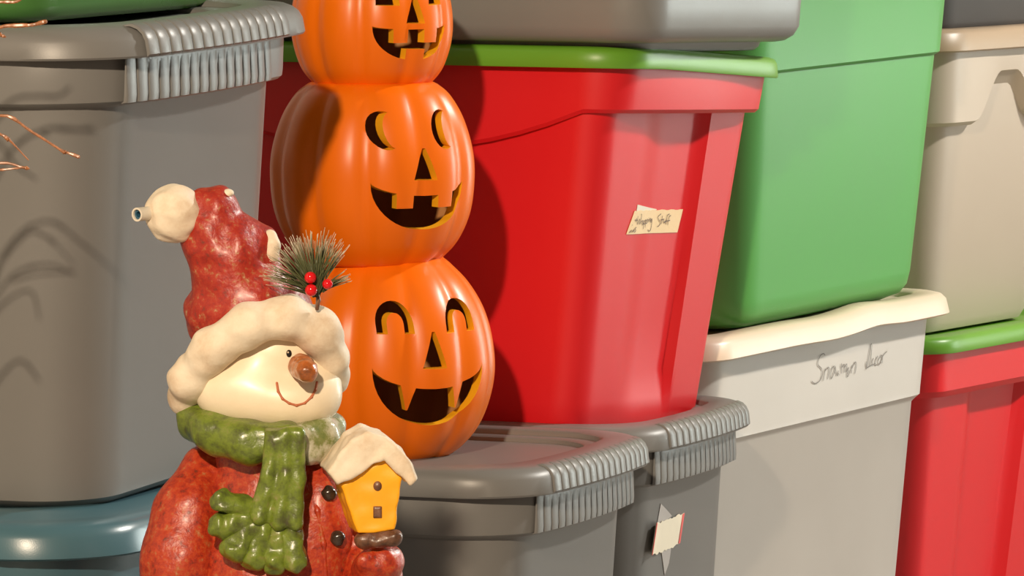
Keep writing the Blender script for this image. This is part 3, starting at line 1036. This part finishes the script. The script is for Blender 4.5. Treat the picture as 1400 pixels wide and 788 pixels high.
def tube_mesh(name, p0, p1, r, ri, mat, parent, n=20):
    a, b = Vector(p0), Vector(p1)
    d = (b - a).normalized()
    u = d.orthogonal().normalized()
    w = d.cross(u)
    rings = []
    for c, q in ((a, r), (b, r), (b, ri), (a + (b - a) * .2, ri)):
        rings.append([tuple((c + u * q * math.cos(2 * math.pi * i / n) + w * q * math.sin(2 * math.pi * i / n) - Vector((SX, 0, 0))) * KS) for i in range(n)])
    return loft(name, rings, mat, parent, cap0=True, cap1=True)


tb = tube_mesh('tube', (212, -30, Zp(288)), (190, -58, Zp(289)), 9.5, 7.0, M['metal'], hat)
tube_mesh('tube_plug', (201, -44, Zp(288.5)), (192, -55.5, Zp(288.9)), 6.9, 4.0, M['blue'], tb)
# scarf
wrap = lumpy(union(chain([(268, -30, Zp(570), 25), (292, -72, Zp(584), 26), (340, -94, Zp(595), 28), (395, -96, Zp(598), 28), (398, 60, Zp(590), 28), (300, 50, Zp(575), 28)], True) +
                   chain([(262, -24, Zp(584), 17), (300, -76, Zp(596), 20), (345, -100, Zp(606), 20)]), 9), 1.2, 40, 21)
scarf = organic('scarf', wrap, (228, -140, Zp(660)), (432, 100, Zp(535)), 3.2, M['scarf'], fig)
wr2 = lumpy(union(chain([(412, -88, Zp(594), 26), (440, -64, Zp(592), 26), (447, -20, Zp(586), 24), (420, 40, Zp(590), 24)]) + chain([(425, -88, Zp(612), 17), (450, -58, Zp(610), 17)]), 6), 1.2, 34, 22)
organic('scarf_wrap', wr2, (380, -120, Zp(655)), (480, 75, Zp(555)), 3, M['scarf_worn'], scarf)
tail_p = [(366, Zp(575)), (418, Zp(572)), (420, Zp(620)), (416, Zp(668)), (414, Zp(706)), (380, Zp(710)), (344, Zp(694)), (356, Zp(660)), (364, Zp(620))]
tail = lumpy(union([poly_ext(tail_p, -142, -104, 9)] + chain([(378, -137, Zp(590), 9), (372, -139, Zp(640), 10), (358, -141, Zp(692), 12)]) +
                   chain([(396, -138, Zp(580), 8), (394, -140, Zp(640), 9), (384, -142, Zp(700), 11)]) + chain([(412, -137, Zp(580), 8), (412, -138, Zp(640), 8), (407, -141, Zp(700), 11)]), 8), 1.2, 30, 23)
organic('scarf_tail', tail, (330, -165, Zp(725)), (432, -95, Zp(560)), 2.8, M['scarf'], scarf)
fr = [((352, 688), (308, 672), 17, 17), ((350, 698), (309, 706), 18, 20), ((356, 702), (326, 736), 17, 20), ((368, 704), (352, 748), 16, 19), ((385, 704), (380, 754), 15, 17), ((400, 702), (405, 752), 15, 19)]
for k, ((ax_, az_), (x, z), ra, r) in enumerate(fr):
    lobe = lumpy(union([cap((ax_, -124, Zp(az_)), (x, -134 + 3 * (k % 2), Zp(z)), ra, r)], 4), 2.2, 24, 30 + k)
    organic('fringe', lobe, (min(ax_, x) - 24, -162, Zp(max(az_, z) + 24)), (max(ax_, x) + 24, -96, Zp(min(az_, z) - 24)), 2.6, M['scarf'], scarf)
# birdhouse
wall_p = [(470, Zp(647)), (500, Zp(627)), (529, Zp(610)), (552, Zp(637)), (550, Zp(657)), (543, Zp(709)), (492, Zp(714))]
bw = organic('birdhouse', lumpy(poly_ext(wall_p, -158, -92, 3, (-.22, .02)), .8, 30, 40), (450, -164, Zp(724)), (565, -86, Zp(599)), 2.4, M['house'], fig)
bw['label'] = 'yellow birdhouse with snow-covered roof'
roof_p = [(452, Zp(629)), (467, Zp(647)), (498, Zp(632)), (529, Zp(611)), (546, Zp(631)), (564, Zp(648)), (575, Zp(640)), (568, Zp(621)), (554, Zp(600)), (532, Zp(581)), (506, Zp(574)), (484, Zp(585))]
organic('roof', lumpy(poly_ext(roof_p, -170, -80, 5, (-.16, .02)), 1.4, 30, 41), (430, -178, Zp(659)), (585, -72, Zp(567)), 2.6, M['cream'], bw)
organic('entrance_hole', ell((519, -158, Zp(649)), (6, 4, 7)), (511, -163, Zp(658)), (527, -153, Zp(640)), 1.2, M['brown'], bw)
organic('entrance_hole', poly_ext([(513, Zp(676)), (525, Zp(676)), (525, Zp(692)), (513, Zp(692))], -162, -152, 3), (511, -164, Zp(695)), (528, -150, Zp(673)), 1.2, M['brown'], bw)
organic('perch_log', lumpy(union([cap((499, -150, Zp(724)), (541, -150, Zp(720)), 12, 12)], 3), 1.2, 18, 43), (480, -168, Zp(741)), (560, -132, Zp(704)), 2, M['brown'], bw)
# pine sprig and berries tucked in the brim
sprig = bpy.data.objects.new('pine_sprig', None)
C.objects.link(sprig)
sprig.parent = fig
sprig['label'] = 'green pine sprig with red berries'
rn = random.Random(11)
nv, nf, na = [], [], []


def needle(p0, p1, bend, r0=1.0):
    a, b = Vector(p0), Vector(p1)
    d = (b - a).normalized()
    u = d.orthogonal().normalized()
    w = d.cross(u)
    base = len(nv)
    for k in range(5):
        q = k / 4
        c = a.lerp(b, q) + Vector((0, 0, bend)) * math.sin(q * math.pi) * .5
        rr = r0 * (1 - .55 * q)
        for i in range(4):
            g = math.pi / 2 * i
            nv.append(tuple((c + u * rr * math.cos(g) + w * rr * math.sin(g) - Vector((SX, 0, 0))) * KS))
            na.append(q)
    for k in range(4):
        for i in range(4):
            j = (i + 1) % 4
            nf.append((base + k * 4 + i, base + k * 4 + j, base + k * 4 + 4 + j, base + k * 4 + 4 + i))
    nf.append((base + 16, base + 17, base + 18, base + 19))


for i in range(230):
    a = R(rn.uniform(48, 168))
    ln = rn.uniform(66, 92)
    s0 = rn.uniform(0, 34)
    bx, bz = 435 - s0 * .10, 398 - s0 * .45
    st_ = (bx + rn.uniform(-5, 5), -106 + rn.uniform(-6, 6), Zp(bz))
    tip = (bx + math.cos(a) * ln * .84, -106 + rn.uniform(-26, 16), Zp(bz) + math.sin(a) * ln * .92)
    needle(st_, tip, rn.uniform(0, 9), rn.uniform(.75, 1.15))
for i in range(34):
    a = R(rn.uniform(14, 40))
    ln = rn.uniform(30, 46)
    needle((442 + rn.uniform(-3, 3), -104, Zp(388 + rn.uniform(-4, 4))), (442 + math.cos(a) * ln, -104 + rn.uniform(-14, 12), Zp(388) + math.sin(a) * ln), 2, .8)
nd = mesh_obj('needles', nv, nf, M['needle'], sprig, smooth=False)
at = nd.data.attributes.new('along', 'FLOAT', 'POINT')
at.data.foreach_set('value', na)
nd['kind'] = 'stuff'
for x, z, r, y in ((428, 370, 8.2, -122), (429, 387, 8.4, -124), (451, 379, 7.2, -120)):
    organic('berry', ell((x, y, Zp(z)), (r, r, r)), (x - 10, y - 10, Zp(z) - 10), (x + 10, y + 10, Zp(z) + 10), 1.4, M['berry'], sprig)
organic('sprig_stem', union(chain([(436, -104, Zp(385), 2), (438, -104, Zp(402), 3), (436, -98, Zp(414), 3)]), 2), (430, -110, Zp(420)), (444, -90, Zp(380)), 1.4, M['brown'], sprig)

# ------------------------------------------------------------------ bare branch in front of the left stack
KB = 4.76 / 7500


def BP(px, py, dy=0):
    # branch space: px, py on the plane 4.76 m out
    return Vector(((px - 700) * KB, 4.76 + dy * KB, 1.04 - (py + 200) * KB))


br = thing('bare_branch', 'bare brown twigs with small buds in front of the grey tote lid at left', 'branch', (BP(-120, 0).x, 4.76, 0))
org = Vector(br.location)


def limb(name, pts, parent, knots=True, seed=0):
    rr = random.Random(seed)
    n = 7
    P, Q = [], []
    for i in range(len(pts) - 1):
        p0, p1, p2, p3 = pts[max(0, i - 1)], pts[i], pts[i + 1], pts[min(len(pts) - 1, i + 2)]
        for k in range(5):
            u = k / 5
            c = [0.5 * ((2 * p1[j]) + (p2[j] - p0[j]) * u + (2 * p0[j] - 5 * p1[j] + 4 * p2[j] - p3[j]) * u * u + (3 * p1[j] - p0[j] - 3 * p2[j] + p3[j]) * u ** 3) for j in range(4)]
            P.append(BP(c[0], c[1], c[2])); Q.append(max(.5, c[3]) * KB)
    P.append(BP(*pts[-1][:3])); Q.append(pts[-1][3] * KB)
    rings = []
    for i, p in enumerate(P):
        d = (P[min(len(P) - 1, i + 1)] - P[max(0, i - 1)]).normalized()
        u = d.cross(Vector((0, 1, 0))).normalized()
        w = d.cross(u)
        r = Q[i] * (1 + (rr.uniform(-.12, .5) if knots and i % 4 == 0 else rr.uniform(-.1, .1)))
        rings.append([tuple(p + u * r * math.cos(2 * math.pi * k / n) + w * r * math.sin(2 * math.pi * k / n) - org) for k in range(n)])
    return loft(name, rings, M['twig'], parent)


floor_py = 1.04 / KB - 200
limb('main_stem', [(-120, floor_py, 0, 9), (-122, 1000, 10, 8), (-112, 600, -5, 7), (-100, 300, 0, 5.5), (-92, 120, 0, 4.5), (-85, -40, 0, 3.5)], br, seed=1)
TW = [[(-105, 330, 0, 3.2), (-60, 200, 0, 2.6), (0, 157, -6, 2.0), (45, 180, -8, 1.8), (86, 206, -8, 1.8), (89, 207, -8, 3.0), (93, 208, -8, 1.7), (106, 213, -8, 2.6), (109, 215, -8, .8)],
      [(-70, 215, 0, 2.4), (-25, 178, 8, 2.0), (0, 184, 10, 1.9), (9, 190, 10, 3.0), (14, 194, 10, 1.5), (37, 219, 12, .9)],
      [(-102, 290, 0, 2.6), (-50, 235, 10, 2.2), (0, 223, 14, 1.8), (28, 229, 14, 1.7), (34, 230, 14, 2.8), (38, 231, 14, 1)],
      [(-50, 238, 8, 1.9), (-15, 234, 10, 1.6), (12, 231, 10, 1.5), (32, 229, 12, 1.2)],
      [(-93, 140, 0, 3.0), (-45, 62, -6, 2.6), (0, 37, -8, 2.3), (26, 34, -8, 3.2), (45, 33, -8, 2.2), (61, 29, -8, 3.4), (66, 28, -8, 1)],
      [(-40, 60, -4, 2.0), (-8, 44, 4, 1.8), (2, 48, 6, 2.4), (8, 50, 6, 1)],
      [(-88, 40, 0, 2.6), (-40, 6, 0, 2.3), (0, 2, 0, 2.2), (24, 1, 0, 2.0), (40, -12, 0, 1.6)],
      [(-104, 330, 4, 2.8), (-70, 280, 20, 2.4), (-22, 262, 26, 1.8), (-10, 300, 26, 1.2)],
      [(-108, 450, 0, 3.2), (-80, 380, 10, 2.8), (-40, 350, 20, 2.2), (-12, 380, 22, 1.5)],
      [(-92, 120, 0, 2.8), (-70, 60, 30, 2.4), (-36, 100, 34, 2.2), (-8, 120, 36, 1.4)]]
for i, tw in enumerate(TW):
    limb('twig', tw, br, seed=10 + i)
